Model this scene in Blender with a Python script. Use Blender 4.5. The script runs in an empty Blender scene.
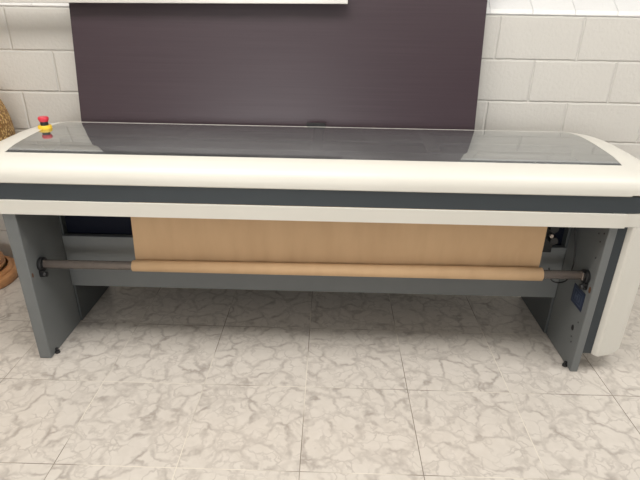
import bpy, bmesh, math, random
from mathutils import Vector, Matrix
random.seed(4)
S = bpy.context.scene
COL = S.collection
PI = math.pi

# ------------------------------------------------------------------ camera
H, F = 1.4222, 510.19
YAW, PIT, ROLL = -0.0160, 0.4355, 0.0173
fv = Vector((math.sin(YAW)*math.cos(PIT), math.cos(YAW)*math.cos(PIT), -math.sin(PIT)))
r0 = Vector((math.cos(YAW), -math.sin(YAW), 0)); u0 = r0.cross(fv)
rv = r0*math.cos(ROLL) + u0*math.sin(ROLL)
uv = -r0*math.sin(ROLL) + u0*math.cos(ROLL)
cd = bpy.data.cameras.new('camera'); cam = bpy.data.objects.new('camera', cd); COL.objects.link(cam)
M = Matrix((rv, uv, -fv)).transposed().to_4x4(); M.translation = Vector((0, 0, H))
cam.matrix_world = M
cd.sensor_width = 36; cd.lens = F/640*36; cd.clip_start = .02
S.camera = cam

# ------------------------------------------------------------------ materials
def new_mat(name):
    m = bpy.data.materials.new(name); m.use_nodes = True
    n = m.node_tree.nodes; l = m.node_tree.links
    return m, n, l, n['Principled BSDF']
def N(n, t, **kw):
    x = n.new(t)
    for k, v in kw.items(): setattr(x, k, v)
    return x
def col(c): return (c[0], c[1], c[2], 1)
def plain(name, c, rough=.5, metal=0, var=.06, scale=18, bump=0, bscale=200, spec=.5):
    """paint or plastic with a little uneven tone and an optional grain"""
    m, n, l, b = new_mat(name)
    tc = N(n, 'ShaderNodeTexCoord'); nz = N(n, 'ShaderNodeTexNoise')
    nz.inputs['Scale'].default_value = scale; nz.inputs['Detail'].default_value = 5
    l.new(tc.outputs['Object'], nz.inputs['Vector'])
    mx = N(n, 'ShaderNodeMix', data_type='RGBA')
    mx.inputs[6].default_value = col([v*(1-var) for v in c]); mx.inputs[7].default_value = col([min(1, v*(1+var)) for v in c])
    l.new(nz.outputs['Fac'], mx.inputs[0]); l.new(mx.outputs[2], b.inputs['Base Color'])
    b.inputs['Roughness'].default_value = rough; b.inputs['Metallic'].default_value = metal
    b.inputs['Specular IOR Level'].default_value = spec
    if bump:
        n2 = N(n, 'ShaderNodeTexNoise'); n2.inputs['Scale'].default_value = bscale; n2.inputs['Detail'].default_value = 3
        l.new(tc.outputs['Object'], n2.inputs['Vector'])
        bp = N(n, 'ShaderNodeBump'); bp.inputs['Strength'].default_value = bump; bp.inputs['Distance'].default_value = .002
        l.new(n2.outputs['Fac'], bp.inputs['Height']); l.new(bp.outputs['Normal'], b.inputs['Normal'])
    return m

MAT = {}
MAT['cream'] = plain('cream_paint', (.66, .64, .58), .38, var=.03, scale=5)
MAT['charcoal'] = plain('charcoal_plastic', (.033, .042, .049), .5, var=.06)
MAT['grey'] = plain('grey_powder_coat', (.148, .157, .157), .5, var=.05, bump=.15, bscale=500)
MAT['darkgrey'] = plain('dark_and_shaded_steel', (.07, .078, .08), .5, var=.08)  # rails and rib are dark themselves; rear legs carry painted-in shade
MAT['navy'] = plain('navy_black_panel', (.006, .008, .017), .6, var=.1, spec=.15)
MAT['black'] = plain('black_plastic', (.012, .012, .013), .4)
MAT['red'] = plain('red_plastic', (.62, .035, .06), .35)
MAT['yellow'] = plain('yellow_plastic', (.80, .52, .03), .4)
MAT['white_plastic'] = plain('white_plastic', (.62, .60, .55), .4)
MAT['blue'] = plain('blue_vinyl', (.018, .028, .060), .4)
MAT['paleblue'] = plain('pale_blue_print', (.075, .095, .14), .5)
MAT['rust'] = plain('rust_chip', (.10, .045, .02), .8, var=.4)
MAT['ceil'] = plain('ceiling_paint', (.78, .77, .74), .8)
MAT['frame_dark'] = plain('dark_aluminium', (.06, .06, .06), .4)
MAT['pale_bar'] = plain('pale_aluminium', (.62, .60, .56), .35, metal=.2)
MAT['deck'] = plain('plotter_deck', (.10, .105, .105), .55, var=.25, scale=9)
MAT['steel'] = plain('brushed_steel_tube', (.38, .325, .29), .26, metal=.6, var=.15, scale=30)

def wood_turned():
    m, n, l, b = new_mat('turned_orange_wood')
    tc = N(n, 'ShaderNodeTexCoord'); mp = N(n, 'ShaderNodeMapping'); mp.inputs['Scale'].default_value = (14, 14, 60)
    nz = N(n, 'ShaderNodeTexNoise'); nz.inputs['Scale'].default_value = 1.3; nz.inputs['Detail'].default_value = 6
    l.new(tc.outputs['Object'], mp.inputs['Vector']); l.new(mp.outputs['Vector'], nz.inputs['Vector'])
    r = N(n, 'ShaderNodeValToRGB'); e = r.color_ramp.elements
    e[0].position = .3; e[0].color = (.50, .23, .09, 1); e[1].position = .7; e[1].color = (.64, .33, .15, 1)
    l.new(nz.outputs['Fac'], r.inputs['Fac']); l.new(r.outputs['Color'], b.inputs['Base Color'])
    b.inputs['Roughness'].default_value = .4
    return m
MAT['wood'] = wood_turned()

def wicker():
    m, n, l, b = new_mat('golden_woven_fibre')
    tc = N(n, 'ShaderNodeTexCoord')
    v = N(n, 'ShaderNodeTexVoronoi'); v.inputs['Scale'].default_value = 75
    nz = N(n, 'ShaderNodeTexNoise'); nz.inputs['Scale'].default_value = 30; nz.inputs['Detail'].default_value = 4
    l.new(tc.outputs['Object'], v.inputs['Vector']); l.new(tc.outputs['Object'], nz.inputs['Vector'])
    mx = N(n, 'ShaderNodeMath', operation='MULTIPLY'); l.new(v.outputs['Distance'], mx.inputs[0]); mx.inputs[1].default_value = .9
    ad = N(n, 'ShaderNodeMath', operation='ADD'); l.new(mx.outputs[0], ad.inputs[0]); l.new(nz.outputs['Fac'], ad.inputs[1])
    r = N(n, 'ShaderNodeValToRGB'); e = r.color_ramp.elements
    e[0].position = .55; e[0].color = (.86, .62, .30, 1); e[1].position = 1.15; e[1].color = (.28, .14, .035, 1)
    e.new(.8).color = (.62, .39, .14, 1)
    l.new(ad.outputs[0], r.inputs['Fac']); l.new(r.outputs['Color'], b.inputs['Base Color'])
    bp = N(n, 'ShaderNodeBump'); bp.inputs['Strength'].default_value = .9; bp.inputs['Distance'].default_value = .006; bp.invert = True
    l.new(ad.outputs[0], bp.inputs['Height']); l.new(bp.outputs['Normal'], b.inputs['Normal'])
    b.inputs['Roughness'].default_value = .6
    return m
MAT['wicker'] = wicker()

def laminate():
    m, n, l, b = new_mat('dark_maroon_laminate')
    tc = N(n, 'ShaderNodeTexCoord'); mp = N(n, 'ShaderNodeMapping'); mp.inputs['Scale'].default_value = (1.2, 4, 90)
    nz = N(n, 'ShaderNodeTexNoise'); nz.inputs['Scale'].default_value = 1.5; nz.inputs['Detail'].default_value = 6
    l.new(tc.outputs['Object'], mp.inputs['Vector']); l.new(mp.outputs['Vector'], nz.inputs['Vector'])
    r = N(n, 'ShaderNodeValToRGB'); e = r.color_ramp.elements
    e[0].position = .25; e[0].color = (.036, .021, .028, 1); e[1].position = .75; e[1].color = (.048, .030, .038, 1)
    l.new(nz.outputs['Fac'], r.inputs['Fac']); l.new(r.outputs['Color'], b.inputs['Base Color'])
    b.inputs['Roughness'].default_value = .38
    return m
MAT['laminate'] = laminate()

def kraft():
    m, n, l, b = new_mat('kraft_paper')
    tc = N(n, 'ShaderNodeTexCoord'); mp = N(n, 'ShaderNodeMapping'); mp.inputs['Scale'].default_value = (9, 9, 2)
    nz = N(n, 'ShaderNodeTexNoise'); nz.inputs['Scale'].default_value = 2; nz.inputs['Detail'].default_value = 5
    l.new(tc.outputs['Object'], mp.inputs['Vector']); l.new(mp.outputs['Vector'], nz.inputs['Vector'])
    r = N(n, 'ShaderNodeValToRGB'); e = r.color_ramp.elements
    e[0].position = .3; e[0].color = (.55, .36, .20, 1); e[1].position = .7; e[1].color = (.60, .40, .225, 1)
    l.new(nz.outputs['Fac'], r.inputs['Fac']); l.new(r.outputs['Color'], b.inputs['Base Color'])
    b.inputs['Roughness'].default_value = .7
    return m
MAT['kraft'] = kraft()

def acrylic():
    """smoked clear plastic: tinted see-through, haze, and a clear mirror at glancing angles"""
    m, n, l, b = new_mat('smoked_acrylic')
    n.remove(b); out = n['Material Output']
    tr = N(n, 'ShaderNodeBsdfTransparent'); tr.inputs['Color'].default_value = (.62, .65, .65, 1)
    df = N(n, 'ShaderNodeBsdfDiffuse'); df.inputs['Color'].default_value = (.22, .232, .235, 1)
    tc = N(n, 'ShaderNodeTexCoord'); mp = N(n, 'ShaderNodeMapping'); mp.inputs['Scale'].default_value = (2.5, 30, 8)
    nz = N(n, 'ShaderNodeTexNoise'); nz.inputs['Scale'].default_value = 2; nz.inputs['Detail'].default_value = 6
    l.new(tc.outputs['Object'], mp.inputs['Vector']); l.new(mp.outputs['Vector'], nz.inputs['Vector'])
    mr = N(n, 'ShaderNodeMapRange'); mr.inputs['From Min'].default_value = .3; mr.inputs['From Max'].default_value = .75
    mr.inputs['To Min'].default_value = .30; mr.inputs['To Max'].default_value = .55
    l.new(nz.outputs['Fac'], mr.inputs['Value'])
    m1 = N(n, 'ShaderNodeMixShader'); l.new(mr.outputs['Result'], m1.inputs['Fac'])
    l.new(tr.outputs[0], m1.inputs[1]); l.new(df.outputs[0], m1.inputs[2])
    gl = N(n, 'ShaderNodeBsdfGlossy'); gl.inputs['Roughness'].default_value = .055; gl.inputs['Color'].default_value = (.96, .97, .97, 1)
    fr = N(n, 'ShaderNodeFresnel'); fr.inputs['IOR'].default_value = 2.6
    ma = N(n, 'ShaderNodeMath', operation='MULTIPLY_ADD', use_clamp=True); ma.inputs[1].default_value = 1.05; ma.inputs[2].default_value = .2
    l.new(fr.outputs[0], ma.inputs[0])
    m2 = N(n, 'ShaderNodeMixShader'); l.new(ma.outputs[0], m2.inputs['Fac']); l.new(m1.outputs[0], m2.inputs[1]); l.new(gl.outputs[0], m2.inputs[2])
    l.new(m2.outputs[0], out.inputs['Surface'])
    return m
MAT['acrylic'] = acrylic()

def glass():
    m, n, l, b = new_mat('window_glass')
    n.remove(b); out = n['Material Output']
    tr = N(n, 'ShaderNodeBsdfTransparent'); gl = N(n, 'ShaderNodeBsdfGlossy'); gl.inputs['Roughness'].default_value = .02
    mx = N(n, 'ShaderNodeMixShader'); mx.inputs['Fac'].default_value = .06
    l.new(tr.outputs[0], mx.inputs[1]); l.new(gl.outputs[0], mx.inputs[2]); l.new(mx.outputs[0], out.inputs['Surface'])
    return m
MAT['glass'] = glass()

def block_wall(name, c, bw=.4, bh=.2, offz=.1815, offx=.0007, mortar=.0085, off=.5):
    m, n, l, b = new_mat(name)
    tc = N(n, 'ShaderNodeTexCoord'); sp = N(n, 'ShaderNodeSeparateXYZ'); l.new(tc.outputs['Object'], sp.inputs[0])
    # hand-laid joints wander a little
    wz = N(n, 'ShaderNodeTexNoise'); wz.inputs['Scale'].default_value = 14; wz.inputs['Detail'].default_value = 3
    l.new(tc.outputs['Object'], wz.inputs['Vector'])
    w1 = N(n, 'ShaderNodeMath', operation='MULTIPLY_ADD'); w1.inputs[1].default_value = .006; w1.inputs[2].default_value = -.003
    l.new(wz.outputs['Fac'], w1.inputs[0])
    ax = N(n, 'ShaderNodeMath', operation='ADD'); ax.inputs[1].default_value = 8+offx; l.new(sp.outputs['X'], ax.inputs[0])
    ax2 = N(n, 'ShaderNodeMath', operation='ADD'); l.new(ax.outputs[0], ax2.inputs[0]); l.new(w1.outputs[0], ax2.inputs[1])
    az = N(n, 'ShaderNodeMath', operation='SUBTRACT'); az.inputs[1].default_value = offz; l.new(sp.outputs['Z'], az.inputs[0])
    az2 = N(n, 'ShaderNodeMath', operation='ADD'); l.new(az.outputs[0], az2.inputs[0]); l.new(w1.outputs[0], az2.inputs[1])
    cb = N(n, 'ShaderNodeCombineXYZ'); l.new(ax2.outputs[0], cb.inputs[0]); l.new(az2.outputs[0], cb.inputs[1])
    br = N(n, 'ShaderNodeTexBrick', offset=off, offset_frequency=2, squash=1.0)
    br.inputs['Scale'].default_value = 1; br.inputs['Brick Width'].default_value = bw; br.inputs['Row Height'].default_value = bh
    br.inputs['Mortar Size'].default_value = mortar; br.inputs['Mortar Smooth'].default_value = .9
    br.inputs['Color1'].default_value = col([v*.985 for v in c]); br.inputs['Color2'].default_value = col([v*1.015 for v in c])
    br.inputs['Mortar'].default_value = col([v*1.04 for v in c])
    l.new(cb.outputs[0], br.inputs['Vector'])
    l.new(br.outputs['Color'], b.inputs['Base Color'])
    nz = N(n, 'ShaderNodeTexNoise'); nz.inputs['Scale'].default_value = 60; nz.inputs['Detail'].default_value = 5
    l.new(tc.outputs['Object'], nz.inputs['Vector'])
    hm = N(n, 'ShaderNodeMath', operation='MULTIPLY_ADD'); hm.inputs[1].default_value = -1.0
    l.new(br.outputs['Fac'], hm.inputs[0])
    h2 = N(n, 'ShaderNodeMath', operation='MULTIPLY'); h2.inputs[1].default_value = .55; l.new(nz.outputs['Fac'], h2.inputs[0])
    l.new(h2.outputs[0], hm.inputs[2])
    bp = N(n, 'ShaderNodeBump'); bp.inputs['Strength'].default_value = .8; bp.inputs['Distance'].default_value = .006
    l.new(hm.outputs[0], bp.inputs['Height']); l.new(bp.outputs['Normal'], b.inputs['Normal'])
    b.inputs['Roughness'].default_value = .55
    return m
MAT['block'] = block_wall('painted_concrete_block', (.60, .58, .54))
MAT['sill'] = block_wall('white_painted_sill_brick', (.84, .84, .83), bw=.2, bh=.4, offz=1.28, offx=.055, mortar=.002, off=0)

def tile_floor():
    m, n, l, b = new_mat('marbled_ceramic_tile')
    T, OX, OY = .4142, -.9028, 1.218
    tc = N(n, 'ShaderNodeTexCoord')
    mp = N(n, 'ShaderNodeMapping'); mp.inputs['Location'].default_value = (-OX+T*20, -OY+T*20, 0)
    l.new(tc.outputs['Object'], mp.inputs['Vector'])
    br = N(n, 'ShaderNodeTexBrick', offset=0, squash=1.0)
    br.inputs['Scale'].default_value = 1; br.inputs['Brick Width'].default_value = T; br.inputs['Row Height'].default_value = T
    br.inputs['Mortar Size'].default_value = .0016; br.inputs['Mortar Smooth'].default_value = .3
    br.inputs['Color1'].default_value = (0, 0, 0, 1); br.inputs['Color2'].default_value = (1, 1, 1, 1); br.inputs['Mortar'].default_value = (.5, .5, .5, 1)
    l.new(mp.outputs[0], br.inputs['Vector'])
    # each tile carries its own cut of the marbling
    tl = N(n, 'ShaderNodeVectorMath', operation='SCALE'); tl.inputs['Scale'].default_value = 7.0
    l.new(br.outputs['Color'], tl.inputs[0])
    base = N(n, 'ShaderNodeVectorMath', operation='ADD'); l.new(tc.outputs['Object'], base.inputs[0]); l.new(tl.outputs[0], base.inputs[1])
    def warp(scale, amt, src):
        nz = N(n, 'ShaderNodeTexNoise'); nz.inputs['Scale'].default_value = scale; nz.inputs['Detail'].default_value = 4
        l.new(base.outputs[0], nz.inputs['Vector'])
        s = N(n, 'ShaderNodeVectorMath', operation='SUBTRACT'); s.inputs[1].default_value = (.5, .5, .5); l.new(nz.outputs['Color'], s.inputs[0])
        k = N(n, 'ShaderNodeVectorMath', operation='SCALE'); k.inputs['Scale'].default_value = amt; l.new(s.outputs[0], k.inputs[0])
        a = N(n, 'ShaderNodeVectorMath', operation='ADD'); l.new(src, a.inputs[0]); l.new(k.outputs[0], a.inputs[1])
        return a.outputs[0]
    w = warp(7, .15, base.outputs[0]); w = warp(32, .038, w)
    def veins(scale, lo, hi):
        v = N(n, 'ShaderNodeTexVoronoi', feature='DISTANCE_TO_EDGE'); v.inputs['Scale'].default_value = scale
        l.new(w, v.inputs['Vector'])
        r = N(n, 'ShaderNodeMapRange', interpolation_type='SMOOTHSTEP'); r.inputs['From Min'].default_value = lo; r.inputs['From Max'].default_value = hi
        r.inputs['To Min'].default_value = 1; r.inputs['To Max'].default_value = 0
        l.new(v.outputs['Distance'], r.inputs['Value'])
        return r.outputs['Result']
    va = veins(8.5, .0, .125); vb = veins(18, .0, .10)
    # veins fade in and out
    fa = N(n, 'ShaderNodeTexNoise'); fa.inputs['Scale'].default_value = 13; fa.inputs['Detail'].default_value = 3; l.new(base.outputs[0], fa.inputs['Vector'])
    fr = N(n, 'ShaderNodeMapRange'); fr.inputs['From Min'].default_value = .38; fr.inputs['From Max'].default_value = .62; l.new(fa.outputs['Fac'], fr.inputs['Value'])
    m1 = N(n, 'ShaderNodeMath', operation='MULTIPLY'); l.new(vb, m1.inputs[0]); l.new(fr.outputs['Result'], m1.inputs[1])
    m1b = N(n, 'ShaderNodeMath', operation='MULTIPLY'); l.new(m1.outputs[0], m1b.inputs[0]); m1b.inputs[1].default_value = .55
    f2 = N(n, 'ShaderNodeMapRange'); f2.inputs['From Min'].default_value = .3; f2.inputs['From Max'].default_value = .6; f2.inputs['To Min'].default_value = 1; f2.inputs['To Max'].default_value = .25
    l.new(fa.outputs['Fac'], f2.inputs['Value'])
    m2 = N(n, 'ShaderNodeMath', operation='MULTIPLY'); l.new(va, m2.inputs[0]); l.new(f2.outputs['Result'], m2.inputs[1])
    mxv = N(n, 'ShaderNodeMath', operation='MAXIMUM'); l.new(m1b.outputs[0], mxv.inputs[0]); l.new(m2.outputs[0], mxv.inputs[1])
    cl = N(n, 'ShaderNodeTexNoise'); cl.inputs['Scale'].default_value = 26; cl.inputs['Detail'].default_value = 5; l.new(base.outputs[0], cl.inputs['Vector'])
    c0 = N(n, 'ShaderNodeMix', data_type='RGBA'); c0.inputs[6].default_value = (.575, .53, .475, 1); c0.inputs[7].default_value = (.69, .645, .59, 1)
    l.new(cl.outputs['Fac'], c0.inputs[0])
    c1 = N(n, 'ShaderNodeMix', data_type='RGBA'); c1.inputs[7].default_value = (.385, .345, .31, 1)
    l.new(mxv.outputs[0], c1.inputs[0]); l.new(c0.outputs[2], c1.inputs[6])
    # joints: pale grout with patches of dirt
    gn = N(n, 'ShaderNodeTexNoise'); gn.inputs['Scale'].default_value = 2.2; l.new(tc.outputs['Object'], gn.inputs['Vector'])
    gr = N(n, 'ShaderNodeValToRGB'); e = gr.color_ramp.elements
    e[0].position = .42; e[0].color = (.20, .17, .14, 1); e[1].position = .55; e[1].color = (.74, .69, .60, 1)
    l.new(gn.outputs['Fac'], gr.inputs['Fac'])
    c2 = N(n, 'ShaderNodeMix', data_type='RGBA'); l.new(br.outputs['Fac'], c2.inputs[0]); l.new(c1.outputs[2], c2.inputs[6]); l.new(gr.outputs['Color'], c2.inputs[7])
    l.new(c2.outputs[2], b.inputs['Base Color'])
    b.inputs['Roughness'].default_value = .2
    bp = N(n, 'ShaderNodeBump', invert=True); bp.inputs['Strength'].default_value = .4; bp.inputs['Distance'].default_value = .001
    l.new(br.outputs['Fac'], bp.inputs['Height']); l.new(bp.outputs['Normal'], b.inputs['Normal'])
    return m
MAT['tile'] = tile_floor()

# ------------------------------------------------------------------ mesh helpers
def link(name, me, mat, parent=None):
    o = bpy.data.objects.new(name, me); COL.objects.link(o)
    if mat: me.materials.append(MAT[mat])
    if parent: o.parent = parent
    return o
def from_bm(name, bm, mat, parent=None, smooth=False, bevel=0, seg=2):
    bmesh.ops.recalc_face_normals(bm, faces=bm.faces)
    me = bpy.data.meshes.new(name); bm.to_mesh(me); bm.free()
    if smooth:
        for p in me.polygons: p.use_smooth = True
    o = link(name, me, mat, parent)
    if bevel:
        md = o.modifiers.new('bevel', 'BEVEL'); md.width = bevel; md.segments = seg; md.limit_method = 'ANGLE'; md.angle_limit = math.radians(40)
    return o
def add_box(bm, x0, x1, y0, y1, z0, z1):
    vs = [bm.verts.new(p) for p in ((x0,y0,z0),(x1,y0,z0),(x1,y1,z0),(x0,y1,z0),(x0,y0,z1),(x1,y0,z1),(x1,y1,z1),(x0,y1,z1))]
    for f in ((0,3,2,1),(4,5,6,7),(0,1,5,4),(1,2,6,5),(2,3,7,6),(3,0,4,7)): bm.faces.new([vs[i] for i in f])
def box(name, x0, x1, y0, y1, z0, z1, mat, parent=None, bevel=.002):
    bm = bmesh.new(); add_box(bm, x0, x1, y0, y1, z0, z1)
    return from_bm(name, bm, mat, parent, bevel=bevel)
def add_tube(bm, a, b, r, seg=24, r2=None):
    a = Vector(a); b = Vector(b); d = (b-a).normalized()
    t = Vector((0, 0, 1)) if abs(d.z) < .9 else Vector((1, 0, 0))
    e1 = d.cross(t).normalized(); e2 = d.cross(e1)
    r2 = r if r2 is None else r2
    A = [bm.verts.new(a + (e1*math.cos(2*PI*i/seg) + e2*math.sin(2*PI*i/seg))*r) for i in range(seg)]
    B = [bm.verts.new(b + (e1*math.cos(2*PI*i/seg) + e2*math.sin(2*PI*i/seg))*r2) for i in range(seg)]
    for i in range(seg):
        f = bm.faces.new((A[i], A[(i+1) % seg], B[(i+1) % seg], B[i])); f.smooth = True
    bm.faces.new(A); bm.faces.new(B)
def tube(name, a, b, r, mat, parent=None, seg=24, r2=None, bevel=0):
    bm = bmesh.new(); add_tube(bm, a, b, r, seg, r2)
    return from_bm(name, bm, mat, parent, bevel=bevel)
def lathe(name, prof, mat, parent=None, seg=48, at=(0, 0, 0)):
    bm = bmesh.new(); rings = []
    for r, z in prof:
        if r < 1e-6: rings.append([bm.verts.new((at[0], at[1], at[2]+z))])
        else: rings.append([bm.verts.new((at[0]+r*math.cos(2*PI*i/seg), at[1]+r*math.sin(2*PI*i/seg), at[2]+z)) for i in range(seg)])
    for A, B in zip(rings, rings[1:]):
        for i in range(seg):
            j = (i+1) % seg
            if len(A) == 1: bm.faces.new((A[0], B[j], B[i]))
            elif len(B) == 1: bm.faces.new((A[i], A[j], B[0]))
            else: bm.faces.new((A[i], A[j], B[j], B[i]))
    o = from_bm(name, bm, mat, parent, smooth=True)
    md = o.modifiers.new('edges', 'EDGE_SPLIT'); md.split_angle = math.radians(45)
    return o
def wire(name, pts, r, mat, parent=None):
    P4 = [Vector(p) for p in pts]; P4 = [2*P4[0]-P4[1]] + P4 + [2*P4[-1]-P4[-2]]
    path = []
    for a, b, c, d in zip(P4, P4[1:], P4[2:], P4[3:]):
        for k in range(8):
            t = k/8; path.append(.5*(2*b + (c-a)*t + (2*a-5*b+4*c-d)*t*t + (3*b-a-3*c+d)*t**3))
    path.append(P4[-2]); bm = bmesh.new(); rings = []
    for i, p in enumerate(path):
        d = (path[min(i+1, len(path)-1)] - path[max(i-1, 0)]).normalized()
        e1 = d.cross(Vector((0, 1, .2))).normalized(); e2 = d.cross(e1)
        rings.append([bm.verts.new(p + (e1*math.cos(PI*k/4) + e2*math.sin(PI*k/4))*r) for k in range(8)])
    for A, B in zip(rings, rings[1:]):
        for k in range(8): bm.faces.new((A[k], A[(k+1) % 8], B[(k+1) % 8], B[k]))
    bm.faces.new(rings[0]); bm.faces.new(rings[-1])
    return from_bm(name, bm, mat, parent, smooth=True)
def loft(name, rows, mat, parent=None, thick=.004, closed_ends=False, smooth=True):
    """rows: list of point lists of one length; skin between them, given real thickness inward"""
    bm = bmesh.new(); R = [[bm.verts.new(p) for p in row] for row in rows]
    for A, B in zip(R, R[1:]):
        for i in range(len(A)-1): bm.faces.new((A[i], A[i+1], B[i+1], B[i]))
    if closed_ends: bm.faces.new(R[-1])
    me = bpy.data.meshes.new(name); bm.to_mesh(me); bm.free()
    if smooth:
        for p in me.polygons: p.use_smooth = True
    o = link(name, me, mat, parent)
    if thick:
        md = o.modifiers.new('thickness', 'SOLIDIFY'); md.thickness = thick; md.offset = -1
    md = o.modifiers.new('edges', 'EDGE_SPLIT'); md.split_angle = math.radians(50)
    return o
def empty(name, label, cat, loc=(0, 0, 0), group=None):
    o = bpy.data.objects.new(name, None); COL.objects.link(o); o.location = loc
    o['label'] = label; o['category'] = cat
    if group: o['group'] = group
    return o
def tag(o, label, cat):
    o['label'] = label; o['category'] = cat; return o
def struct(o): o['kind'] = 'structure'; return o

# ------------------------------------------------------------------ the room
RX0, RX1, RY0, RZ = -3.4, 5.0, -3.6, 2.9
D, WA = 2.674, -.0053
struct(box('floor', RX0-.2, RX1+.2, RY0-.2, 3.0, -.06, 0, 'tile', bevel=0))
struct(box('ceiling', RX0-.2, RX1+.2, RY0-.2, 3.0, RZ, RZ+.08, 'ceil', bevel=0))
bm = bmesh.new()                                   # back wall of painted blocks with a window band over it
WX0, WX1, WZ0, WZ1 = -2.35, 3.15, 1.46, 1.93
T = .2
add_box(bm, RX0-.2, RX1+.2, 0, T, 0, 1.3815)
add_box(bm, RX0-.2, RX1+.2, 0, T, WZ1, RZ)
add_box(bm, RX0-.2, WX0, 0, T, 1.3815, WZ1); add_box(bm, WX1, RX1+.2, 0, T, 1.3815, WZ1)
wb = struct(from_bm('wall_back', bm, 'block')); wb.location = (0, D, 0); wb.rotation_euler.z = WA
# sloping sill of painted bricks
prof = [(-.006, 1.388), (.0, 1.383), (T, 1.383), (T, WZ0), (.075, WZ0), (.0, 1.408)]
bm = bmesh.new()
A = [bm.verts.new((WX0, y, z)) for y, z in prof]; B = [bm.verts.new((WX1, y, z)) for y, z in prof]
for i in range(len(prof)):
    j = (i+1) % len(prof); bm.faces.new((A[i], A[j], B[j], B[i]))
bm.faces.new(A); bm.faces.new(B)
sl = struct(from_bm('trim_1', bm, 'sill', bevel=.003)); sl.location = (0, D, 0); sl.rotation_euler.z = WA
bm = bmesh.new()
for x0, x1, z0, z1 in [(WX0, WX1, WZ0, WZ0+.05), (WX0, WX1, WZ1-.04, WZ1)] + [(x-.02, x+.02, WZ0+.05, WZ1-.04) for x in (WX0+.02, -.6, 1.0, WX1-.02)]:
    add_box(bm, x0, x1, .08, .12, z0, z1)
wn = struct(from_bm('window_1', bm, 'frame_dark', bevel=.003)); wn.location = (0, D, 0); wn.rotation_euler.z = WA
pane = box('pane', WX0+.02, WX1-.02, .098, .102, WZ0+.05, WZ1-.04, 'glass', wn, bevel=0)
struct(box('wall_left', RX0-.2, RX0, RY0, D+.02, 0, RZ, 'block', bevel=0))
struct(box('wall_right', RX1, RX1+.2, RY0, D-.02, 0, RZ, 'block', bevel=0))
bm = bmesh.new()                                   # wall behind the camera, wide window in it
add_box(bm, RX0, RX1, RY0-.2, RY0, 0, .9); add_box(bm, RX0, RX1, RY0-.2, RY0, 2.6, RZ)
add_box(bm, RX0, -2.0, RY0-.2, RY0, .9, 2.6); add_box(bm, 2.8, RX1, RY0-.2, RY0, .9, 2.6)
struct(from_bm('wall_front', bm, 'block'))

# ------------------------------------------------------------------ the plotter
P = empty('plotter', 'long cream and grey pattern plotter with a smoked clear lid, standing on the tiled floor', 'plotter', (0, 1.9, 0))
PO = Vector((0, 1.9, 0))
def part(o):
    """parts are modelled in room coordinates; seat them under the plotter's own base point"""
    o.parent = P; o.matrix_parent_inverse = Matrix.Translation(-PO); return o
XL, XR = -1.240, 1.100           # seams of the two end caps
lower = [(1.770, .681), (1.770, .7345)]
band = [(1.774, .736), (1.774, .7995)]
hood = [(1.772, .8035), (1.768, .806), (1.768, .824), (1.772, .838), (1.780, .851), (1.793, .8625), (1.810, .871), (1.832, .878), (1.852, .8820), (1.872, .8842)]
FL = [(1.874, .8842), (1.950, .8978)]             # narrow front flange of the lid, then a crease
cover = list(FL)
for i in range(1, 41):
    y = 1.950 + (2.488-1.950)*i/40
    if y < 2.20: z = .8978 + .078*(y-1.950) - .078*(y-1.950)**2/(2*(2.20-1.950))
    else: z = .8978 + .078*(2.20-1.950)/2 - .42*(y-2.20)**2
    cover.append((y, z))
zt = cover[-1][1]
rear = [(2.494, zt-.006), (2.495, zt-.018), (2.488, zt-.032), (2.41, zt-.042), (2.40, .70)]
def normals(pr):
    out = []
    for i in range(len(pr)):
        a = pr[max(0, i-1)]; b = pr[min(len(pr)-1, i+1)]
        dy, dz = b[0]-a[0], b[1]-a[1]; L = math.hypot(dy, dz)
        out.append((-dz/L, dy/L))
    return out
CW, CR = .185, .10                # width of an end cap and how far it rounds in
def cap_rows(pr, nr, xs, s, n=14):
    rows = []
    for k in range(n+1):
        t = PI/2*k/n; q = 1-math.cos(t)
        rows.append([(xs + s*CW*math.sin(t), 2.15+(y-2.15)*(1-CR/.38*q), z if z < .80 else .80+(z-.80)*(1-.85*q)) for y, z in pr])
    return rows
def straight(pr, x0, x1, n=24):
    return [[(x0+(x1-x0)*k/n, y, z) for y, z in pr] for k in range(n+1)]
G = .0012
part(loft('front_hood', straight(hood, XL+G, XR-G), 'cream'))
part(loft('lower_fascia', straight(lower, XL+G, XR-G), 'cream', thick=.012))
part(loft('clear_lid', straight(cover, XR-.0015, XL+.0015), 'acrylic', thick=0))['label'] = 'scratched smoked clear lid'
nb = normals(band)
stripe = cap_rows(band, nb, XL, -1)[::-1] + straight(band, XL, XR)[1:-1] + cap_rows(band, nb, XR, 1)
part(loft('dark_stripe', stripe, 'charcoal'))
capup = hood + cover[1:] + rear
ncu = normals(capup)
nlo = normals(lower)
def end_cap(xs, s):
    up = cap_rows(capup, ncu, xs, s); lo = cap_rows(lower, nlo, xs, s)
    bm = bmesh.new()
    for rows in (up, lo):
        R = [[bm.verts.new(p) for p in row] for row in rows]
        for A, B in zip(R, R[1:]):
            for i in range(len(A)-1): bm.faces.new((A[i], A[i+1], B[i+1], B[i]))
    # outer side closes the cap
    e = up[-1]; q = lo[-1]
    bm.faces.new([bm.verts.new(p) for p in e + [(e[-1][0], e[-1][1], q[0][2])] + q])
    bmesh.ops.remove_doubles(bm, verts=bm.verts, dist=.0002)
    o = from_bm('end_cap', bm, 'cream', smooth=True)
    if s < 0: pass
    md = o.modifiers.new('edges', 'EDGE_SPLIT'); md.split_angle = math.radians(55)
    return part(o)
end_cap(XL, -1); end_cap(XR, 1)
part(loft('rear_cover', straight([(2.4885, zt-.001)]+rear, XL+.001, XR-.001, 2), 'cream', thick=0))
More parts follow.
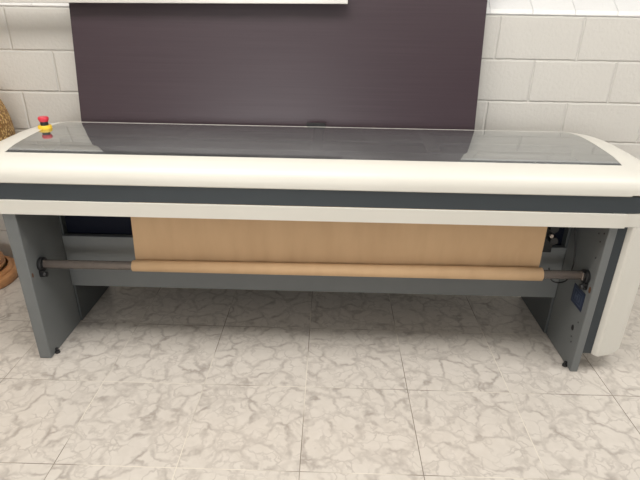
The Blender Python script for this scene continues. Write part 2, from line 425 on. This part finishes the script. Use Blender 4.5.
part(box('lid_rail', XL+.01, XR-.01, 1.862, 1.885, .871, .877, 'deck', bevel=.001))
# deck under the lid, its ribs, and the tray that closes the body underneath
part(box('deck', XL+.01, XR-.01, 1.86, 2.39, .80, .815, 'deck'))
part(box('bottom_tray', XL+.01, XR-.01, 1.93, 2.395, .684, .696, 'navy'))
part(box('carriage_rail', XL+.02, XR-.02, 2.25, 2.30, .816, .850, 'darkgrey'))
def rib(x, w, mat, y0, y1, lab=None):
    pr = [(y, z) for y, z in cover if y0 <= y <= y1]
    bm = bmesh.new(); rows = []
    for xx, drop in ((x-w/2, .004), (x+w/2, .004), (x+w/2, .012), (x-w/2, .012)):
        rows.append([bm.verts.new((xx, y, z-drop)) for y, z in pr])
    for k in range(4):
        A, B = rows[k], rows[(k+1) % 4]
        for i in range(len(pr)-1): bm.faces.new((A[i], A[i+1], B[i+1], B[i]))
    bm.faces.new([r[0] for r in rows]); bm.faces.new([r[-1] for r in rows])
    o = part(from_bm('lid_rib', bm, mat))
    if lab: o['label'] = lab
rib(.175, .055, 'cream', 2.10, 2.47, 'cream lid rib')
rib(.415, .050, 'cream', 2.00, 2.47, 'cream lid rib')
rib(-.05, .045, 'darkgrey', 1.92, 2.47); rib(-.63, .04, 'white_plastic', 2.15, 2.47, 'cream lid rib')
part(box('lid_handle', -.112, -.022, 2.412, 2.430, .8905, .906, 'black', bevel=.003))

zr = [z for y, z in cover if y >= 2.40][0]
part(box('lid_edge_trim', XL+.004, XR-.004, 2.405, 2.409, zr-.004, zr+.0015, 'pale_bar', bevel=0))

# legs
part(box('leg_panel', -1.238, -1.188, 1.768, 2.055, .001, .684, 'grey', bevel=.003))
rl = part(box('leg_panel', 1.056, 1.0875, 1.775, 2.050, .001, .684, 'grey', bevel=.003))
part(box('rear_leg_panel', -1.236, -1.180, 2.057, 2.39, .004, .684, 'darkgrey'))  # both rear legs: shade behind the beam painted in as darker grey
part(box('rear_leg_panel', 1.047, 1.0885, 2.052, 2.39, .004, .684, 'darkgrey'))
part(box('rear_rail', -1.179, 1.046, 2.365, 2.47, .36, .40, 'darkgrey'))
part(box('cross_beam', -1.187, 1.055, 2.045, 2.075, .205, .461, 'grey', bevel=.004))
part(box('back_panel', -1.187, 1.055, 2.09, 2.10, .40, .684, 'navy', bevel=0))
for x, y in ((-1.182, 1.812), (1.050, 1.815)):
    bm = bmesh.new(); add_tube(bm, (x, y, 0), (x, y, .010), .012, 20, .010); add_tube(bm, (x, y, .010), (x, y, .022), .006, 12)
    part(from_bm('levelling_foot', bm, 'black'))
part(box('spacer_strip', 1.089, 1.130, 1.788, 2.06, .090, .684, 'charcoal', bevel=.001))
# tall cabinet at the right end, flush with the cap over it
plan = [(1.131, 2.36), (1.131, 1.789), (1.141, 1.7745), (1.150, 1.770)]
for k in range(4, 15):
    t = PI/2*k/14; plan.append((XR+CW*math.sin(t), 1.770+CR*(1-math.cos(t))))
plan += [(XR+CW, 2.34), (XR+CW-.02, 2.36)]
bm = bmesh.new(); rings = []
cx, cy = 1.21, 2.05
for z, ins in ((.078, .012), (.082, .006), (.090, 0), (.6802, 0)):
    rings.append([bm.verts.new((x + (ins if x < cx else -ins), y + (ins if y < cy else -ins), z)) for x, y in plan])
for A, B in zip(rings, rings[1:]):
    for i in range(len(plan)):
        j = (i+1) % len(plan); bm.faces.new((A[i], A[j], B[j], B[i]))
bm.faces.new(rings[0]); bm.faces.new(rings[-1])
cab = from_bm('end_cabinet', bm, 'cream', smooth=True)
md = cab.modifiers.new('edges', 'EDGE_SPLIT'); md.split_angle = math.radians(25)
part(cab)
# take-up spindle and its two cradles
SY, SZ = 1.850, .420
sp = part(tube('spindle', (-1.172, SY, SZ+.002), (1.040, SY, SZ+.012), .0185, 'steel', seg=32)); sp['label'] = 'bare metal spindle tube'
def cradle(x, s, y, z):
    bm = bmesh.new()
    add_tube(bm, (x, y, z), (x+s*.016, y, z), .029, 24); add_tube(bm, (x+s*.0165, y, z), (x+s*.020, y, z), .022, 24)
    add_box(bm, min(x, x+s*.02), max(x, x+s*.02), y-.024, y-.008, z-.050, z-.022)
    o = part(from_bm('spindle_cradle', bm, 'black', bevel=.001))
    tb = tube('clamp_screw', (x+s*.005, y-.016, z-.040), (x+s*.028, y-.016, z-.040), .011, 'black', o, 16)
    tb.matrix_parent_inverse = Matrix.Identity(4)
    tp = box('clamp_plate', min(x+s*.014, x+s*.0225), max(x+s*.014, x+s*.0225), y-.010, y+.010, z-.016, z+.018, 'steel', o, bevel=.001)
    return o
cradle(-1.188, 1, SY, SZ+.002); cradle(1.056, -1, SY-.012, SZ+.014)
def spot(name, y, z, ry, rz, mat='black', x=1.0555):
    bm = bmesh.new(); A = [bm.verts.new((x, y+ry*math.cos(2*PI*i/20), z+rz*math.sin(2*PI*i/20))) for i in range(20)]
    B = [bm.verts.new((x-.0012, v.co.y, v.co.z)) for v in A]
    bm.faces.new(A); bm.faces.new(B)
    for i in range(20): bm.faces.new((A[i], A[(i+1) % 20], B[(i+1) % 20], B[i]))
    return part(from_bm(name, bm, mat))
spot('cable_hole', 1.842, .182, .009, .0135)
for y, z in ((1.835, .142), (1.812, .228), (1.835, .625), (1.90, .628), (1.812, .60), (1.812, .53), (1.80, .64), (1.826, .12)):
    spot('screw_hole', y, z, .003, .0035)
spot('paint_chip', 1.793, .395, .008, .014, 'rust'); spot('paint_chip', 1.783, .404, .005, .010, 'rust', x=-1.1868)
# blue sticker on the inside of the right leg: a pale frame round a small printed mark
bm = bmesh.new(); add_box(bm, 1.0535, 1.0555, 1.813, 1.911, .278, .362)
st = part(from_bm('warning_sticker', bm, 'blue')); st['label'] = 'small square blue printed sticker'
bm = bmesh.new()
X0, X1 = 1.0526, 1.0534
def mark(y0, y1, z0, z1): add_box(bm, X0, X1, y0, y1, z0, z1)
for y0, y1, z0, z1 in [(1.826, 1.898, .346, .349), (1.826, 1.898, .291, .294), (1.826, 1.829, .291, .349), (1.895, 1.898, .291, .349),
                       (1.876, 1.882, .304, .338), (1.858, 1.864, .304, .338), (1.864, 1.876, .318, .324), (1.840, 1.846, .304, .338), (1.846, 1.854, .304, .309), (1.846, 1.854, .333, .338)]:
    mark(y0, y1, z0, z1)
mk = from_bm('printed_mark', bm, 'paleblue', st)
# black guide plate behind the paper's right edge, and a loose cable
bm = bmesh.new(); add_box(bm, .905, .945, 1.955, 1.962, .48, .683)
add_tube(bm, (.925, 1.955, .60), (.925, 1.925, .60), .018, 20); add_tube(bm, (.93, 1.955, .55), (.93, 1.915, .55), .016, 20)
gp = part(from_bm('paper_guide', bm, 'black', bevel=.001))
kn = tube('guide_knob', (.912, 1.925, .575), (.912, 1.908, .575), .008, 'steel', gp, 16)
part(wire('cable', [(1.03, 1.98, .69), (1.035, 1.99, .60), (1.045, 1.97, .52), (1.048, 1.95, .43), (1.03, 1.93, .37), (.99, 1.91, .362), (.95, 1.905, .375), (.93, 1.91, .43)], .0028, 'black'))
# emergency stop on the left end
es = part(lathe('emergency_stop', [(0, 0), (.027, 0), (.028, .003), (.028, .016), (.025, .020), (0, .020)], 'yellow', at=(-1.239, 2.19, .9015), seg=32))
es['label'] = 'red and yellow emergency stop button'
lathe('stop_collar', [(0, .0202), (.016, .0202), (.016, .036), (0, .036)], 'black', es, 24, (-1.239, 2.19, .9015))
lathe('stop_button', [(0, .0362), (.018, .0362), (.021, .044), (.0215, .052), (.018, .056), (0, .057)], 'red', es, 24, (-1.239, 2.19, .9015))

# ------------------------------------------------------------------ kraft paper on the spindle
K = empty('kraft_paper_roll', 'wide brown kraft paper hanging under the plotter onto a thin take-up roll', 'paper roll', (.04, SY, SZ))
KI = Matrix.Translation(-Vector((.04, SY, SZ)))
bm = bmesh.new()
n = 48; rr0, rr1 = .0235, .0275
A0 = []; A1 = []; B0 = []; B1 = []
x0, x1 = -.800, .876
for i in range(n):
    c, s = math.cos(2*PI*i/n), math.sin(2*PI*i/n)
    A0.append(bm.verts.new((x0, SY+.0188*c, SZ+.0037+.0188*s))); A1.append(bm.verts.new((x0, SY+rr0*c, SZ+.0037+rr0*s)))
    B0.append(bm.verts.new((x1, SY+.0188*c, SZ+.0113+.0188*s))); B1.append(bm.verts.new((x1, SY+rr1*c, SZ+.0113+rr1*s)))
for i in range(n):
    j = (i+1) % n
    for q in ((A1[i], A1[j], B1[j], B1[i]), (A0[i], A0[j], B0[j], B0[i])):
        f = bm.faces.new(q); f.smooth = True
    bm.faces.new((A0[i], A0[j], A1[j], A1[i])); bm.faces.new((B0[i], B0[j], B1[j], B1[i]))
o = from_bm('wound_roll', bm, 'kraft', K); o.matrix_parent_inverse = KI
from mathutils import noise
rows = []
NX, NZ = 150, 22
for k in range(NZ+1):
    v = k/NZ; row = []
    for i in range(NX+1):
        u = i/NX; x = -.797 + 1.669*u
        z = .428 + .0085*u + (.735-.428)*v
        y = SY + .0245 + .003*u - .012*v*1.0
        y += (.008)*noise.noise((x*5.0 + z*2, z*2.2, 1.3))*(.35+v) + (.0042)*noise.noise((x*22 - z*9, z*5, 7.7))*(1.1-.6*v)
        y += .003*math.exp(-((x+.22-.5*(z-.43))/.05)**2)*math.exp(-((z-.45)/.05)**2)
        xx = x + .010*v*(1 if u < .5 else -.3)*(abs(u-.5)*2)
        row.append((xx, max(y, SY+.024), z))
    rows.append(row)
o = loft('hanging_sheet', rows, 'kraft', K, thick=.0006); o.matrix_parent_inverse = KI

# ------------------------------------------------------------------ dark board leaning behind
BY0, BK = 2.512, .16             # front face: y = BY0 + BK (z - .87)
def board_pt(px, py):
    d = fv + rv*((px-320)/F) - uv*((py-240)/F)
    # y = s dy ; z = H + s dz ; s dy = BY0 + BK (H + s dz - .87)
    s = (BY0 + BK*(H-.87))/(d.y - BK*d.z)
    return Vector((s*d.x, s*d.y, H+s*d.z))
a, b = board_pt(82, 122), board_pt(474, 131); c, e = board_pt(68, 3), board_pt(488, 0)
bx0, bx1 = (a.x+c.x)/2, (b.x+e.x)/2
print('BOARD', a, c, b, e)
zb = .4075; yb = BY0 + BK*(zb-.87); Lb = (1.84-zb)/math.cos(math.atan(BK))
bd = box('leaning_board', bx0, bx1, 0, .018, 0, Lb, 'laminate', bevel=.001)
bd.location = (0, yb, zb); bd.rotation_euler.x = -math.atan(BK)
tag(bd, 'large dark maroon laminate board leaning on the block wall behind the plotter', 'board')

# pale bar crossing in front of the board at the very top of the view
bm = bmesh.new(); add_box(bm, -3.465, 0, -.02, .02, 0, .035); add_box(bm, -3.465, 0, -.027, .027, .035, .046)
br = from_bm('pale_rail', bm, 'pale_bar', bevel=.003)
br.location = (.0665, 2.545, 1.418); br.rotation_euler.y = -.0115
tag(br, 'long pale rail running from the left wall across the top of the dark board', 'rail')

# ------------------------------------------------------------------ lamp at the left edge
L = empty('floor_lamp', 'rounded golden woven-looking form on a turned orange wood base, left of the plotter', 'lamp', (-1.945, 2.42, 0))
at = (0, 0, 0)
lathe('base', [(0, 0), (.216, 0), (.222, .006), (.222, .044), (.214, .052), (.200, .054), (.198, .060), (.188, .064), (.176, .066), (.176, .074)], 'wood', L, 72)
lathe('pedestal', [(.0, .066), (.158, .066), (.166, .074), (.166, .088), (.158, .094), (.163, .104), (.163, .118), (.153, .126), (.12, .135), (.06, .150), (.035, .18), (.030, .36), (.034, .42), (0, .42)], 'wood', L, 72)
pr = []
for i in range(41):
    t = -PI/2 + PI*i/40; pr.append((max(.0, .385*math.cos(t)), .80 + .42*math.sin(t)))
lathe('woven_shade', pr, 'wicker', L, 96, (-.03, 0, -.01))

# ------------------------------------------------------------------ light
w = bpy.data.worlds.new('world'); S.world = w; w.use_nodes = True
bg = w.node_tree.nodes['Background']
sky = w.node_tree.nodes.new('ShaderNodeTexSky'); sky.sky_type = 'HOSEK_WILKIE'; sky.turbidity = 8; sky.ground_albedo = .6
sky.sun_direction = Vector((.3, -.5, .8)).normalized()
w.node_tree.links.new(sky.outputs[0], bg.inputs['Color']); bg.inputs['Strength'].default_value = .45
def area(name, loc, rot, sx, sy, power, c=(1, .96, .9)):
    ld = bpy.data.lights.new(name, 'AREA'); ld.shape = 'RECTANGLE'; ld.size = sx; ld.size_y = sy; ld.energy = power; ld.color = c
    o = bpy.data.objects.new(name, ld); COL.objects.link(o); o.location = loc; o.rotation_euler = rot; return o
area('ceiling_lamp', (-.8, 1.1, RZ-.02), (0, 0, 0), 2.4, 1.0, 64, (1, .965, .92))
area('ceiling_lamp', (1.9, 1.1, RZ-.02), (0, 0, 0), 1.6, 1.0, 36, (1, .98, .95))
area('window_daylight', (-.9, RY0+.05, 1.35), (PI/2, 0, 0), 2.0, 1.0, 70, (1, .99, .98))
area('window_daylight', (RX1-.05, .9, 1.7), (PI/2, 0, PI/2), 1.8, 1.2, 40, (.98, .99, 1))

S.view_settings.view_transform = 'Standard'; S.view_settings.look = 'None'
S.view_settings.exposure = -.05; S.view_settings.gamma = 1; S.view_settings.use_curve_mapping = False
